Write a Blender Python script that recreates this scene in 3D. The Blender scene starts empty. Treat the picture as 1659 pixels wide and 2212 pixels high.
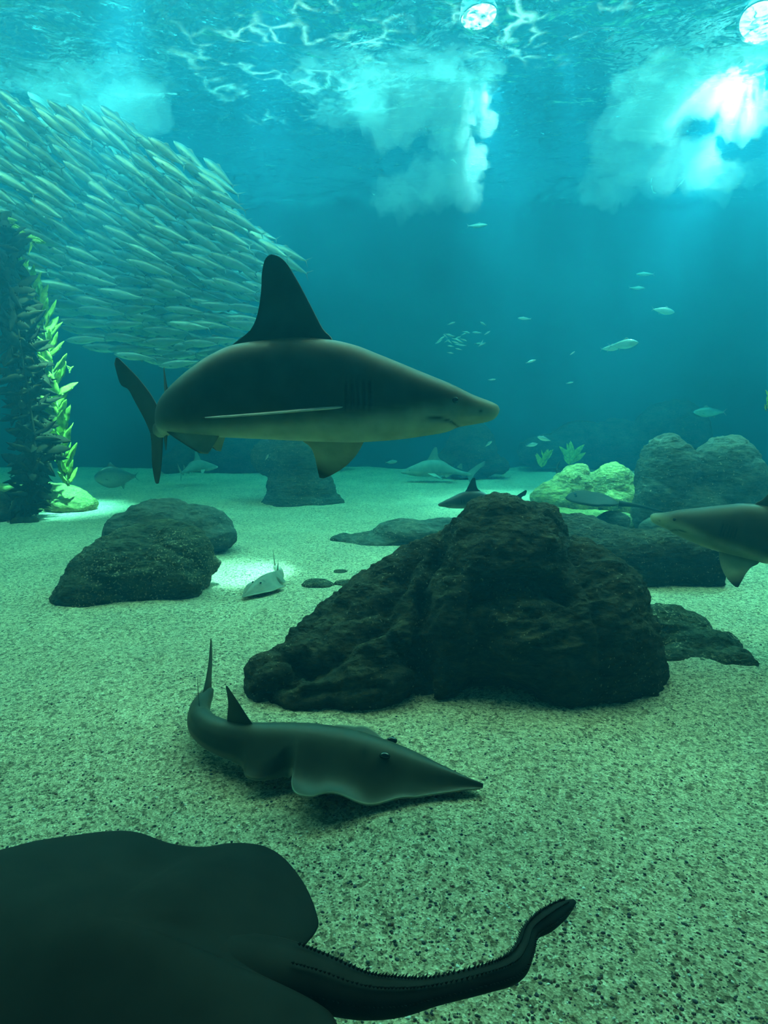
import bpy, bmesh, math, random
import numpy as np
from mathutils import Vector, Matrix, Euler

# ------------------------------------------------------------------ camera, world, light, exposure
scene = bpy.context.scene
COL = scene.collection
F = 1441.0; CX = 829.5; CY = 1106.0; CAMH = 1.6
PITCH = math.atan((1106.0 - 884.0) / F)
cam_d = bpy.data.cameras.new('camera'); cam = bpy.data.objects.new('camera', cam_d); COL.objects.link(cam)
cam.location = (0, 0, CAMH); cam.rotation_euler = (math.pi/2 - PITCH, 0, 0)
cam_d.sensor_fit = 'VERTICAL'; cam_d.sensor_height = 24.0; cam_d.lens = 24.0 * F / 2212.0
cam_d.clip_start = 0.02; cam_d.clip_end = 200
scene.camera = cam
scene.view_settings.view_transform = 'Standard'; scene.view_settings.look = 'None'
scene.view_settings.gamma = 1.0; scene.view_settings.use_curve_mapping = False
scene.view_settings.exposure = 0.05
scene.cycles.use_denoising = True
scene.cycles.volume_bounces = 0
scene.cycles.use_adaptive_sampling = True; scene.cycles.adaptive_threshold = 0.12; scene.cycles.adaptive_min_samples = 12
scene.cycles.max_bounces = 4; scene.cycles.diffuse_bounces = 2; scene.cycles.glossy_bounces = 2
scene.cycles.transmission_bounces = 2; scene.cycles.transparent_max_bounces = 10
scene.cycles.sample_clamp_indirect = 4.0
scene.cycles.caustics_reflective = False; scene.cycles.caustics_refractive = False

world = bpy.data.worlds.new('hall'); scene.world = world; world.use_nodes = True
wb = world.node_tree.nodes['Background']; wb.inputs[0].default_value = (0.05, 0.28, 0.32, 1); wb.inputs[1].default_value = 0.25

def area(name, loc, size, power, color, rot=(0, 0, 0)):
    d = bpy.data.lights.new(name, 'AREA'); d.shape = 'RECTANGLE'; d.size, d.size_y = size; d.energy = power; d.color = color
    o = bpy.data.objects.new(name, d); COL.objects.link(o); o.location = loc; o.rotation_euler = rot
    return o
def spot(name, loc, target, power, color, angle, blend=0.5, radius=0.15):
    d = bpy.data.lights.new(name, 'SPOT'); d.energy = power; d.color = color; d.spot_size = math.radians(angle); d.spot_blend = blend
    d.shadow_soft_size = radius
    o = bpy.data.objects.new(name, d); COL.objects.link(o); o.location = loc
    o.rotation_euler = (Vector(target) - Vector(loc)).to_track_quat('-Z', 'Y').to_euler()
    return o
area('skylight', (0, 7.6, 8.9), (26, 5.0), 9300, (1.0, 0.80, 0.48))
area('skylight_back', (0, 13.4, 8.9), (26, 6.4), 9500, (0.40, 0.95, 0.90))

# ------------------------------------------------------------------ helpers: pixels, noise, meshes
_sp, _cp = math.sin(PITCH), math.cos(PITCH)
def ray(px, py):
    x = (px - CX) / F; y = -(py - CY) / F
    return Vector((x, _cp + y*_sp, -_sp + y*_cp))
def P(px, py, Y):
    d = ray(px, py); return Vector((0, 0, CAMH)) + d * (Y / d.y)
def G(px, py, z=0.0):
    d = ray(px, py); return Vector((0, 0, CAMH)) + d * ((z - CAMH) / d.z)
def K(Y): return Y * _cp / F          # metres per pixel near the horizon at distance Y

def _hash(ix, iy, iz, seed):
    h = (ix*374761393 + iy*668265263 + iz*2147483647 + seed*974711) & 0x7fffffff
    h = (h ^ (h >> 13)) * 1274126177 & 0x7fffffff
    h = (h ^ (h >> 16)) * 668265263 & 0x7fffffff
    return (h ^ (h >> 15)) & 0xffff
def vnoise(p, seed=0):
    p = np.asarray(p, float); i = np.floor(p).astype(np.int64); f = p - i
    u = f*f*f*(f*(f*6-15)+10)
    r = 0
    for dx in (0, 1):
        for dy in (0, 1):
            for dz in (0, 1):
                h = _hash(i[:, 0]+dx, i[:, 1]+dy, i[:, 2]+dz, seed)
                a = h * (2*math.pi/65536); c = ((h*7919) & 0xffff) / 32768.0 - 1; s = np.sqrt(np.maximum(0, 1-c*c))
                g = np.cos(a)*s*(f[:, 0]-dx) + np.sin(a)*s*(f[:, 1]-dy) + c*(f[:, 2]-dz)
                w = (u[:, 0] if dx else 1-u[:, 0])*(u[:, 1] if dy else 1-u[:, 1])*(u[:, 2] if dz else 1-u[:, 2])
                r = r + g*w
    return r * 1.6
def fbm(p, octs=4, seed=0, gain=0.5, ridged=False):
    p = np.asarray(p, float); a = 1.0; r = np.zeros(len(p))
    for k in range(octs):
        n = vnoise(p, seed+k*17)
        r += a * ((0.5-np.abs(n))*2 if ridged else n)
        p = p*2.03 + 11.7; a *= gain
    return r
def lerp_tab(tab, x):
    xs = [t[0] for t in tab]
    return [float(np.interp(x, xs, [t[j] for t in tab])) for j in range(1, len(tab[0]))]
def smooth_tab(tab, xs):
    """monotone-ish cubic (Catmull-Rom) through (x, v...) rows"""
    X = np.array([t[0] for t in tab], float); V = np.array([t[1:] for t in tab], float)
    m = np.zeros_like(V); m[1:-1] = (V[2:]-V[:-2])/(X[2:]-X[:-2])[:, None]
    m[0] = (V[1]-V[0])/(X[1]-X[0]); m[-1] = (V[-1]-V[-2])/(X[-1]-X[-2])
    xs = np.clip(np.asarray(xs, float), X[0], X[-1]); k = np.clip(np.searchsorted(X, xs)-1, 0, len(X)-2)
    h = X[k+1]-X[k]; t = ((xs-X[k])/h)[:, None]; h = h[:, None]
    return (2*t**3-3*t**2+1)*V[k]+(t**3-2*t**2+t)*h*m[k]+(-2*t**3+3*t**2)*V[k+1]+(t**3-t**2)*h*m[k+1]

class MB:
    """collects vertices, faces and per-vertex colours, builds ONE mesh"""
    def __init__(s): s.v = []; s.f = []; s.c = []
    def add(s, verts, faces, cols=None):
        b = len(s.v); s.v.extend([tuple(v) for v in verts]); s.f.extend([tuple(b+i for i in f) for f in faces])
        s.c.extend([tuple(c) for c in cols] if cols is not None else [(0.5, 0.5, 0.5)]*len(verts))
    def grid(s, rows, closed=True, cap=True, cols=None):
        """rows: list of rings (same length)"""
        n = len(rows[0]); v = [p for r in rows for p in r]; f = []
        for i in range(len(rows)-1):
            for j in range(n if closed else n-1):
                a = i*n+j; b = i*n+(j+1) % n
                f.append((a, b, b+n, a+n))
        if cap and closed:
            f.append(tuple(range(n-1, -1, -1))); f.append(tuple((len(rows)-1)*n+j for j in range(n)))
        s.add(v, f, [c for r in cols for c in r] if cols is not None else None)
    def mesh(s, name, smooth=True, fix=True):
        me = bpy.data.meshes.new(name); me.from_pydata(s.v, [], s.f)
        if fix:
            bm = bmesh.new(); bm.from_mesh(me); bmesh.ops.recalc_face_normals(bm, faces=bm.faces); bm.to_mesh(me); bm.free()
        a = me.color_attributes.new('Col', 'FLOAT_COLOR', 'POINT')
        a.data.foreach_set('color', np.array([(c[0], c[1], c[2], 1) for c in s.c], np.float32).ravel())
        if smooth: me.polygons.foreach_set('use_smooth', [True]*len(me.polygons))
        me.update(); return me
def link(name, me, m=None, parent=None):
    o = bpy.data.objects.new(name, me); COL.objects.link(o)
    if m is not None and len(me.materials) == 0: me.materials.append(m)
    if parent is not None: o.parent = parent
    return o
def tag(o, label=None, cat=None, group=None, kind=None):
    if label: o['label'] = label
    if cat: o['category'] = cat
    if group: o['group'] = group
    if kind: o['kind'] = kind
    return o
def thing(name, label, cat, loc=(0, 0, 0), group=None):
    o = bpy.data.objects.new(name, None); COL.objects.link(o); o.location = loc; o.empty_display_size = 0.1
    return tag(o, label, cat, group)

# ------------------------------------------------------------------ materials
def nodes(name):
    m = bpy.data.materials.new(name); m.use_nodes = True; nt = m.node_tree
    return m, nt, nt.nodes, nt.links, nt.nodes['Principled BSDF'], nt.nodes['Material Output']
def ramp(N, pts, interp='LINEAR'):
    r = N.new('ShaderNodeValToRGB'); r.color_ramp.interpolation = interp
    e = r.color_ramp.elements
    while len(e) < len(pts): e.new(0.5)
    for k, (p, c) in enumerate(pts):
        e[k].position = p; e[k].color = (*c, 1) if len(c) == 3 else c
    return r
def tex(N, L, kind, scale, coord, **kw):
    t = N.new('ShaderNodeTex'+kind); L.new(coord, t.inputs['Vector']); t.inputs['Scale'].default_value = scale
    for k, v in kw.items():
        if k in t.inputs: t.inputs[k].default_value = v
        else: setattr(t, k, v)
    return t
def mixc(N, L, fac, a, b, blend='MIX'):
    m = N.new('ShaderNodeMix'); m.data_type = 'RGBA'; m.blend_type = blend
    for i, v in ((0, fac), (6, a), (7, b)):
        if hasattr(v, 'is_linked'): L.new(v, m.inputs[i])
        else: m.inputs[i].default_value = v if i == 0 else ((*v, 1) if len(v) == 3 else v)
    return m.outputs[2]

def mat_sand():
    m, nt, N, L, B, O = nodes('sand_gravel')
    tc = N.new('ShaderNodeTexCoord').outputs['Object']
    v1 = tex(N, L, 'Voronoi', 150, tc); v2 = tex(N, L, 'Voronoi', 60, tc); n1 = tex(N, L, 'Noise', 1.1, tc, Detail=4.0)
    r1 = ramp(N, [(0.0, (0.16, 0.12, 0.08)), (0.15, (0.40, 0.32, 0.21)), (0.5, (0.62, 0.51, 0.35)), (0.85, (0.72, 0.61, 0.44)), (1.0, (0.88, 0.80, 0.64))])
    sx = N.new('ShaderNodeSeparateColor'); L.new(v1.outputs['Color'], sx.inputs[0]); L.new(sx.outputs[0], r1.inputs[0])
    sy = N.new('ShaderNodeSeparateColor'); L.new(v2.outputs['Color'], sy.inputs[0])
    r2 = ramp(N, [(0.0, (0.25, 0.23, 0.21)), (0.14, (0.4, 0.37, 0.33)), (0.2, (1, 1, 1)), (1.0, (1, 1, 1))]); L.new(sy.outputs[1], r2.inputs[0])
    c = mixc(N, L, 0.75, r1.outputs[0], r2.outputs[0], 'MULTIPLY')
    r3 = ramp(N, [(0.3, (0.80, 0.80, 0.78)), (0.7, (1.08, 1.06, 1.0))]); L.new(n1.outputs[0], r3.inputs[0])
    n5 = tex(N, L, 'Noise', 30, tc, Detail=3.0, Roughness=0.7); r5 = ramp(N, [(0.38, (0.62, 0.60, 0.56)), (0.5, (0.88, 0.88, 0.86)), (0.64, (1.12, 1.12, 1.1))]); L.new(n5.outputs[0], r5.inputs[0])
    c = mixc(N, L, 1.0, c, r3.outputs[0], 'MULTIPLY'); c = mixc(N, L, 1.0, c, r5.outputs[0], 'MULTIPLY'); L.new(c, B.inputs['Base Color'])
    B.inputs['Roughness'].default_value = 0.9; B.inputs['Specular IOR Level'].default_value = 0.15
    b1 = N.new('ShaderNodeBump'); b1.inputs['Strength'].default_value = 0.45; b1.inputs['Distance'].default_value = 0.006
    L.new(v1.outputs['Distance'], b1.inputs['Height'])
    n2 = tex(N, L, 'Noise', 9, tc, Detail=3.0)
    b2 = N.new('ShaderNodeBump'); b2.inputs['Strength'].default_value = 0.35; b2.inputs['Distance'].default_value = 0.03
    L.new(n2.outputs[0], b2.inputs['Height']); L.new(b1.outputs[0], b2.inputs['Normal']); L.new(b2.outputs[0], B.inputs['Normal'])
    return m
def mat_rock(name, dark, light, speck=(0.45, 0.42, 0.30), speck_amt=0.62, scale=1.0, bump=1.0):
    m, nt, N, L, B, O = nodes(name)
    tc = N.new('ShaderNodeTexCoord').outputs['Object']
    mp = N.new('ShaderNodeMapping'); L.new(tc, mp.inputs[0]); mp.inputs['Scale'].default_value = (1, 1, 2.2); st = mp.outputs[0]
    n1 = tex(N, L, 'Noise', 3.0*scale, st, Detail=8.0, Roughness=0.65); n2 = tex(N, L, 'Noise', 16*scale, st, Detail=6.0, Roughness=0.7)
    r1 = ramp(N, [(0.30, dark), (0.55, tuple((a+b)/2 for a, b in zip(dark, light))), (0.75, light)]); L.new(n1.outputs[0], r1.inputs[0])
    r2 = ramp(N, [(0.35, (0.45, 0.45, 0.45)), (0.65, (1.25, 1.25, 1.25))]); L.new(n2.outputs[0], r2.inputs[0])
    c = mixc(N, L, 1.0, r1.outputs[0], r2.outputs[0], 'MULTIPLY')
    n3 = tex(N, L, 'Noise', 55*scale, tc, Detail=3.0); r3 = ramp(N, [(speck_amt, (0, 0, 0)), (speck_amt+0.07, (1, 1, 1))]); L.new(n3.outputs[0], r3.inputs[0])
    n4 = tex(N, L, 'Noise', 2.2*scale, tc, Detail=2.0); r4 = ramp(N, [(0.42, (0, 0, 0)), (0.6, (1, 1, 1))]); L.new(n4.outputs[0], r4.inputs[0])
    f = mixc(N, L, 1.0, r3.outputs[0], r4.outputs[0], 'MULTIPLY')
    c = mixc(N, L, f, c, speck); L.new(c, B.inputs['Base Color'])
    B.inputs['Roughness'].default_value = 0.85; B.inputs['Specular IOR Level'].default_value = 0.2
    v = tex(N, L, 'Voronoi', 22*scale, st)
    b1 = N.new('ShaderNodeBump'); b1.inputs['Strength'].default_value = 0.8*bump; b1.inputs['Distance'].default_value = 0.04
    L.new(n2.outputs[0], b1.inputs['Height'])
    b2 = N.new('ShaderNodeBump'); b2.inputs['Strength'].default_value = 0.5*bump; b2.inputs['Distance'].default_value = 0.02
    L.new(v.outputs['Distance'], b2.inputs['Height']); L.new(b1.outputs[0], b2.inputs['Normal']); L.new(b2.outputs[0], B.inputs['Normal'])
    return m
def mat_skin(name, rough=0.5, spec=0.3, noise_amt=0.25, nscale=30, metallic=0.0):
    m, nt, N, L, B, O = nodes(name)
    a = N.new('ShaderNodeVertexColor'); a.layer_name = 'Col'
    tc = N.new('ShaderNodeTexCoord').outputs['Object']
    n = tex(N, L, 'Noise', nscale, tc, Detail=4.0); r = ramp(N, [(0.3, (1-noise_amt,)*3), (0.7, (1+noise_amt,)*3)]); L.new(n.outputs[0], r.inputs[0])
    L.new(mixc(N, L, 1.0, a.outputs[0], r.outputs[0], 'MULTIPLY'), B.inputs['Base Color'])
    B.inputs['Roughness'].default_value = rough; B.inputs['Specular IOR Level'].default_value = spec; B.inputs['Metallic'].default_value = metallic
    return m
def mat_plain(name, col, rough=0.6, spec=0.3, var=0.2, nscale=12, trans=0.0):
    m, nt, N, L, B, O = nodes(name)
    tc = N.new('ShaderNodeTexCoord').outputs['Object']
    n = tex(N, L, 'Noise', nscale, tc, Detail=3.0)
    r = ramp(N, [(0.3, tuple(c*(1-var) for c in col)), (0.7, tuple(min(1, c*(1+var)) for c in col))]); L.new(n.outputs[0], r.inputs[0])
    L.new(r.outputs[0], B.inputs['Base Color']); B.inputs['Roughness'].default_value = rough; B.inputs['Specular IOR Level'].default_value = spec
    if trans:
        t = N.new('ShaderNodeBsdfTranslucent'); L.new(r.outputs[0], t.inputs[0])
        mx = N.new('ShaderNodeMixShader'); mx.inputs[0].default_value = trans
        L.new(B.outputs[0], mx.inputs[1]); L.new(t.outputs[0], mx.inputs[2]); L.new(mx.outputs[0], O.inputs['Surface'])
    return m
def mat_volume(name, scat, scat_d, absorb, absorb_d, g=0.2):
    m = bpy.data.materials.new(name); m.use_nodes = True; nt = m.node_tree; N = nt.nodes; L = nt.links; N.clear()
    o = N.new('ShaderNodeOutputMaterial'); s = N.new('ShaderNodeVolumeScatter')
    s.inputs['Color'].default_value = (*scat, 1); s.inputs['Density'].default_value = scat_d; s.inputs['Anisotropy'].default_value = g
    if absorb_d > 0:
        a = N.new('ShaderNodeVolumeAbsorption'); a.inputs['Color'].default_value = (*absorb, 1); a.inputs['Density'].default_value = absorb_d
        ad = N.new('ShaderNodeAddShader'); L.new(s.outputs[0], ad.inputs[0]); L.new(a.outputs[0], ad.inputs[1]); L.new(ad.outputs[0], o.inputs['Volume'])
    else: L.new(s.outputs[0], o.inputs['Volume'])
    return m
def mat_surface():
    m, nt, N, L, B, O = nodes('rippled_water_surface'); N.remove(B)
    tc = N.new('ShaderNodeTexCoord').outputs['Object']
    tr = N.new('ShaderNodeBsdfTransparent'); tr.inputs[0].default_value = (0.75, 0.95, 0.97, 1)
    gl = N.new('ShaderNodeBsdfGlossy'); gl.inputs['Color'].default_value = (0.8, 0.95, 1, 1); gl.inputs['Roughness'].default_value = 0.08
    n1 = tex(N, L, 'Noise', 1.6, tc, Detail=4.0, Distortion=0.6); n2 = tex(N, L, 'Noise', 5, tc, Detail=2.0)
    b = N.new('ShaderNodeBump'); b.inputs['Strength'].default_value = 1.0; b.inputs['Distance'].default_value = 0.25; L.new(n1.outputs[0], b.inputs['Height'])
    b2 = N.new('ShaderNodeBump'); b2.inputs['Strength'].default_value = 0.6; b2.inputs['Distance'].default_value = 0.06; L.new(n2.outputs[0], b2.inputs['Height']); L.new(b.outputs[0], b2.inputs['Normal'])
    L.new(b2.outputs[0], gl.inputs['Normal'])
    mx = N.new('ShaderNodeMixShader')
    n3 = tex(N, L, 'Noise', 7.0, tc, Detail=1.0, Distortion=1.2)
    av = N.new('ShaderNodeMath'); av.operation = 'MULTIPLY_ADD'; L.new(n3.outputs[0], av.inputs[0]); av.inputs[1].default_value = 0.9
    sb = N.new('ShaderNodeMath'); sb.operation = 'SUBTRACT'; L.new(n1.outputs[0], sb.inputs[0]); sb.inputs[1].default_value = 0.45; L.new(sb.outputs[0], av.inputs[2])
    r = ramp(N, [(0.36, (0.10,)*3), (0.48, (0.5,)*3), (0.60, (0.95,)*3)]); L.new(av.outputs[0], r.inputs[0]); L.new(r.outputs[0], mx.inputs[0])
    L.new(tr.outputs[0], mx.inputs[1]); L.new(gl.outputs[0], mx.inputs[2])
    # white foam webs where the bubble clouds break the surface
    fo = N.new('ShaderNodeBsdfTranslucent'); fo.inputs[0].default_value = (0.85, 0.95, 0.9, 1)
    dn = tex(N, L, 'Noise', 1.3, tc, Detail=3.0)
    dv = mixc(N, L, 0.9, tc, dn.outputs['Color'], 'ADD')
    vo = tex(N, L, 'Voronoi', 2.4, dv, feature='DISTANCE_TO_EDGE'); rv = ramp(N, [(0.0, (0.16,)*3), (0.09, (0.05,)*3), (0.16, (0,)*3)]); L.new(vo.outputs['Distance'], rv.inputs[0])
    rn = ramp(N, [(0.50, (0,)*3), (0.64, (1,)*3)]); L.new(dn.outputs[0], rn.inputs[0])
    msk = None
    for (x0, y0, a, b) in ((-1.2, 11.6, 2.4, 2.6), (2.0, 10.3, 1.6, 1.2)):
        mp = N.new('ShaderNodeMapping'); L.new(tc, mp.inputs[0]); mp.inputs['Scale'].default_value = (1/a, 1/b, 0); mp.inputs['Location'].default_value = (-x0/a, -y0/b, 0)
        ln = N.new('ShaderNodeVectorMath'); ln.operation = 'LENGTH'; L.new(mp.outputs[0], ln.inputs[0])
        rr = ramp(N, [(0.45, (1,)*3), (1.0, (0,)*3)]); L.new(ln.outputs['Value'], rr.inputs[0])
        msk = rr.outputs[0] if msk is None else mixc(N, L, 1.0, msk, rr.outputs[0], 'LIGHTEN')
    fm = mixc(N, L, 1.0, mixc(N, L, 1.0, rv.outputs[0], rn.outputs[0], 'MULTIPLY'), msk, 'MULTIPLY')
    m2 = N.new('ShaderNodeMixShader'); L.new(fm, m2.inputs[0]); L.new(mx.outputs[0], m2.inputs[1]); L.new(fo.outputs[0], m2.inputs[2])
    L.new(m2.outputs[0], O.inputs['Surface'])
    return m

# ------------------------------------------------------------------ the tank: floor, walls, water
M_SAND = mat_sand()
M_WALL = mat_plain('tank_wall', (0.02, 0.06, 0.08), 0.9, 0.05, 0.35, 0.5)
XW, YB, ZS = 15.0, 18.5, 7.0
def sand_z(x, y):
    p = np.stack([np.asarray(x, float)*0.55, np.asarray(y, float)*0.55, np.zeros_like(np.asarray(x, float))], 1)
    return 0.05*fbm(p, 3, 5) + 0.012*vnoise(p*6, 9)
def GZ(px, py):
    """the point of the sand seen at a pixel"""
    z = 0.0
    for _ in range(6):
        g = G(px, py, z); z = float(sand_z([g.x], [g.y])[0])
    return G(px, py, z)
def build_floor():
    ys = np.concatenate([np.linspace(0.3, 7, 240), np.linspace(7.05, YB+0.3, 120)]); xs = np.linspace(-1, 1, 300)
    mb = MB(); V = []
    X = np.outer(np.ones(len(ys)), np.sign(xs)*np.abs(xs)**1.5*(XW+0.2)); Y = np.outer(ys, np.ones(len(xs)))
    Z = sand_z(X.ravel(), Y.ravel())
    n = len(xs); v = np.stack([X.ravel(), Y.ravel(), Z], 1).tolist()
    f = [(i*n+j, i*n+j+1, (i+1)*n+j+1, (i+1)*n+j) for i in range(len(ys)-1) for j in range(n-1)]
    mb.add(v, f); tag(link('floor', mb.mesh('floor', fix=False), M_SAND), 'pale gravelly sand covering the tank floor', kind='structure')
build_floor()
def slab(name, lo, hi, m):
    mb = MB(); x0, y0, z0 = lo; x1, y1, z1 = hi
    mb.add([(x0,y0,z0),(x1,y0,z0),(x1,y1,z0),(x0,y1,z0),(x0,y0,z1),(x1,y0,z1),(x1,y1,z1),(x0,y1,z1)],
           [(0,3,2,1),(4,5,6,7),(0,1,5,4),(1,2,6,5),(2,3,7,6),(3,0,4,7)])
    return link(name, mb.mesh(name, smooth=False), m)
tag(slab('wall_back', (-XW, YB, -0.3), (XW, YB+0.4, ZS+2.6), M_WALL), kind='structure')
tag(slab('wall_left', (-XW-0.4, -0.2, -0.3), (-XW, YB+0.4, ZS+2.6), M_WALL), kind='structure')
tag(slab('wall_right', (XW, -0.2, -0.3), (XW+0.4, YB+0.4, ZS+2.6), M_WALL), kind='structure')
M_WATER = mat_volume('tank_water', (0.06, 0.58, 1.0), 0.031, (0.0, 0.74, 0.77), 0.15, 0.52)
tag(slab('water', (-XW-0.5, -0.6, -0.5), (XW+0.5, YB+0.5, ZS+0.12), M_WATER), 'clear blue green water filling the tank', kind='structure')
def build_surface():
    nx, ny = 220, 200; xs = np.linspace(-XW, XW, nx); ys = np.linspace(0.5, YB, ny)
    X, Y = np.meshgrid(xs, ys); p = np.stack([X.ravel()*0.6, Y.ravel()*0.9, np.zeros(X.size)], 1)
    Z = ZS - 0.08 + 0.07*fbm(p, 4, 31)
    v = np.stack([X.ravel(), Y.ravel(), Z], 1).tolist()
    f = [(i*nx+j, i*nx+j+1, (i+1)*nx+j+1, (i+1)*nx+j) for i in range(ny-1) for j in range(nx-1)]
    mb = MB(); mb.add(v, f)
    tag(link('water_surface', mb.mesh('water_surface', fix=False), mat_surface()), 'rippling water surface seen from below', kind='structure')
build_surface()

# ------------------------------------------------------------------ rocks
def ell(c, r, axis=None, e=1.0, sub=4):
    """a (super)ellipsoid as (verts, faces); axis: direction of the first radius"""
    bm = bmesh.new(); bmesh.ops.create_icosphere(bm, subdivisions=sub, radius=1.0)
    v = np.array([x.co[:] for x in bm.verts]); f = [tuple(x.index for x in q.verts) for q in bm.faces]; bm.free()
    if e != 1.0:
        n = (np.abs(v)**(2/e)).sum(1)**(e/2); v = v / n[:, None]
    v = v*np.array(r)
    if axis is not None:
        a = Vector(axis).normalized(); s = Vector((0, 1, 0)); s = (s - a*s.dot(a)).normalized(); t = a.cross(s)
        R = np.array([a[:], s[:], t[:]]); v = v @ R
    return v + np.array(c[:]), f
def B(px, py, Y, rx, rz, ry=None, e=1.0):
    """ellipsoid at a pixel and a distance; radii given in pixels at that distance"""
    k = K(Y); ry = rx if ry is None else ry
    return ell(P(px, py, Y), (rx*k, ry*k, rz*k), None, e)
def BL(a, b, r, ry=None):
    """elongated lobe from a=(px,py,Y) to b; r in metres"""
    A, C = P(*a), P(*b); d = C-A
    return ell((A+C)/2, (d.length/2+r*0.6, ry or r, r), d)
def rock(name, blobs, m, voxel, label, amp=1.0, seed=0, floor=-0.12, extra=None, group=None, strat=(0, 0, 1), fine=1.0):
    mb = MB()
    for v, f in blobs: mb.add(v, f)
    o = link(name, mb.mesh(name+'_lobes', fix=False)); md = o.modifiers.new('r', 'REMESH'); md.mode = 'VOXEL'; md.voxel_size = voxel
    dg = bpy.context.evaluated_depsgraph_get(); me = bpy.data.meshes.new_from_object(o.evaluated_get(dg))
    o.modifiers.clear(); old = o.data; o.data = me; bpy.data.meshes.remove(old); me.name = name
    bm = bmesh.new(); bm.from_mesh(me)
    for _ in range(4): bmesh.ops.smooth_vert(bm, verts=bm.verts, factor=0.5, use_axis_x=True, use_axis_y=True, use_axis_z=True)
    bm.normal_update(); p = np.array([v.co[:] for v in bm.verts]); n = np.array([v.normal[:] for v in bm.verts])
    h = 0.07*fbm(p*1.4, 2, seed) + 0.022*fbm(p*4.5, 3, seed+3, ridged=True)
    q = p*np.array([3.0, 3.0, 11.0]) + 0.8*np.stack([vnoise(p*2.2, seed+8)]*3, 1)
    h += fine*(0.020*fbm(q, 3, seed+5, ridged=True) + 0.016*fbm(p*14, 3, seed+7))
    h -= 0.035
    if extra: h += extra(p, n)
    p = p + n*(h*amp)[:, None]
    for v, c in zip(bm.verts, p): v.co = c
    g = bmesh.ops.bisect_plane(bm, geom=bm.verts[:]+bm.edges[:]+bm.faces[:], plane_co=(0, 0, floor), plane_no=(0, 0, -1), clear_outer=True)
    bm.to_mesh(me); bm.free(); me.materials.clear(); me.materials.append(m)
    me.polygons.foreach_set('use_smooth', [True]*len(me.polygons)); me.update()
    return tag(o, label, 'rock', group)

M_ROCK = mat_rock('dark_algae_rock', (0.026, 0.023, 0.012), (0.135, 0.105, 0.054), speck_amt=0.64, bump=1.7)
M_ROCK2 = mat_rock('mossy_rock', (0.035, 0.042, 0.022), (0.15, 0.14, 0.075), speck=(0.55, 0.5, 0.32), speck_amt=0.58, bump=1.5)
M_ROCK3 = mat_rock('grey_rock', (0.05, 0.06, 0.045), (0.16, 0.16, 0.12), speck_amt=0.64, scale=0.7)
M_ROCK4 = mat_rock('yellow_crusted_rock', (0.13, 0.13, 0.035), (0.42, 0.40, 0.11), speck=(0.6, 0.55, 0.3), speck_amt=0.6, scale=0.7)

GROOVES = [([(985, 1120), (922, 1171), (890, 1211), (858, 1263), (822, 1310), (770, 1330), (723, 1362), (651, 1398), (600, 1420)], .045, .13),
           ([(1000, 1110), (965, 1159), (930, 1223), (914, 1263), (906, 1318), (903, 1378), (910, 1438), (906, 1510), (908, 1580)], .030, .14),
           ([(1000, 1290), (1017, 1263), (1049, 1239), (1097, 1227), (1160, 1227), (1200, 1250)], .035, .10),
           ([(560, 1530), (564, 1509), (580, 1470), (603, 1438)], .022, .06), ([(830, 1375), (860, 1362), (885, 1368)], .06, .07),
           ([(1215, 1150), (1245, 1200), (1260, 1300), (1250, 1400)], .03, .05), ([(680, 1420), (760, 1400), (830, 1410)], .02, .035)]
def main_extra(p, n):
    x, y, z = p[:, 0], p[:, 1], p[:, 2]
    w = 0.03*vnoise(p*3, 77); front = np.clip(-n[:, 1]*2+0.3, 0, 1)
    g = np.zeros(len(p))
    for line, wd, dp in GROOVES:
        q = [P(a, b, 3.95) for a, b in line]; best = np.full(len(p), 9.0); pos = np.stack([x+w*.6, z+0.03*vnoise(p*3.3, 91)], 1)
        for A, C in zip(q[:-1], q[1:]):
            a = np.array([A.x, A.z]); d = np.array([C.x, C.z])-a; t = np.clip(((pos-a) @ d)/(d @ d), 0, 1)
            best = np.minimum(best, np.linalg.norm(pos-a-t[:, None]*d, axis=1))
        g -= dp*np.exp(-(best/wd)**2)*front
    ov = np.exp(-((x-P(1090, 1490, 3.5).x)/0.17)**2-((z-0.02)/0.09)**2); g -= 0.22*ov*front
    return g
rock('boulder', [
    B(1185, 1400, 4.15, 225, 235, 260), B(1130, 1400, 3.85, 175, 165, 150), B(1245, 1330, 4.2, 140, 170, 200), B(1330, 1470, 3.95, 105, 120, 150),
    B(1075, 1160, 4.25, 95, 92, 120), B(1150, 1160, 4.35, 70, 75, 90), B(1085, 1230, 4.2, 165, 140, 180),
    BL((1030, 1150, 4.35), (610, 1438, 4.05), 0.19, 0.26), BL((1000, 1215, 4.1), (600, 1480, 3.85), 0.17, 0.22), B(600, 1485, 3.8, 74, 74, 80), B(620, 1510, 3.65, 90, 60, 60), B(600, 1500, 3.54, 66, 66, 60), B(600, 1475, 3.68, 70, 70, 70), B(660, 1450, 3.75, 90, 78, 70), B(680, 1515, 3.48, 90, 62, 50),
    BL((960, 1330, 3.98), (660, 1500, 3.62), 0.26, 0.30), BL((700, 1490, 3.6), (575, 1510, 3.72), 0.19, 0.25), BL((860, 1430, 3.65), (700, 1520, 3.55), 0.2, 0.25),
    B(985, 1400, 3.8, 85, 170, 110), B(960, 1490, 3.62, 70, 75, 60), B(960, 1330, 4.2, 130, 160, 150),
    ], M_ROCK, 0.016, 'largest dark brown boulder with deep grooves and a vertical crack', 0.85, 3, extra=main_extra)
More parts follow.
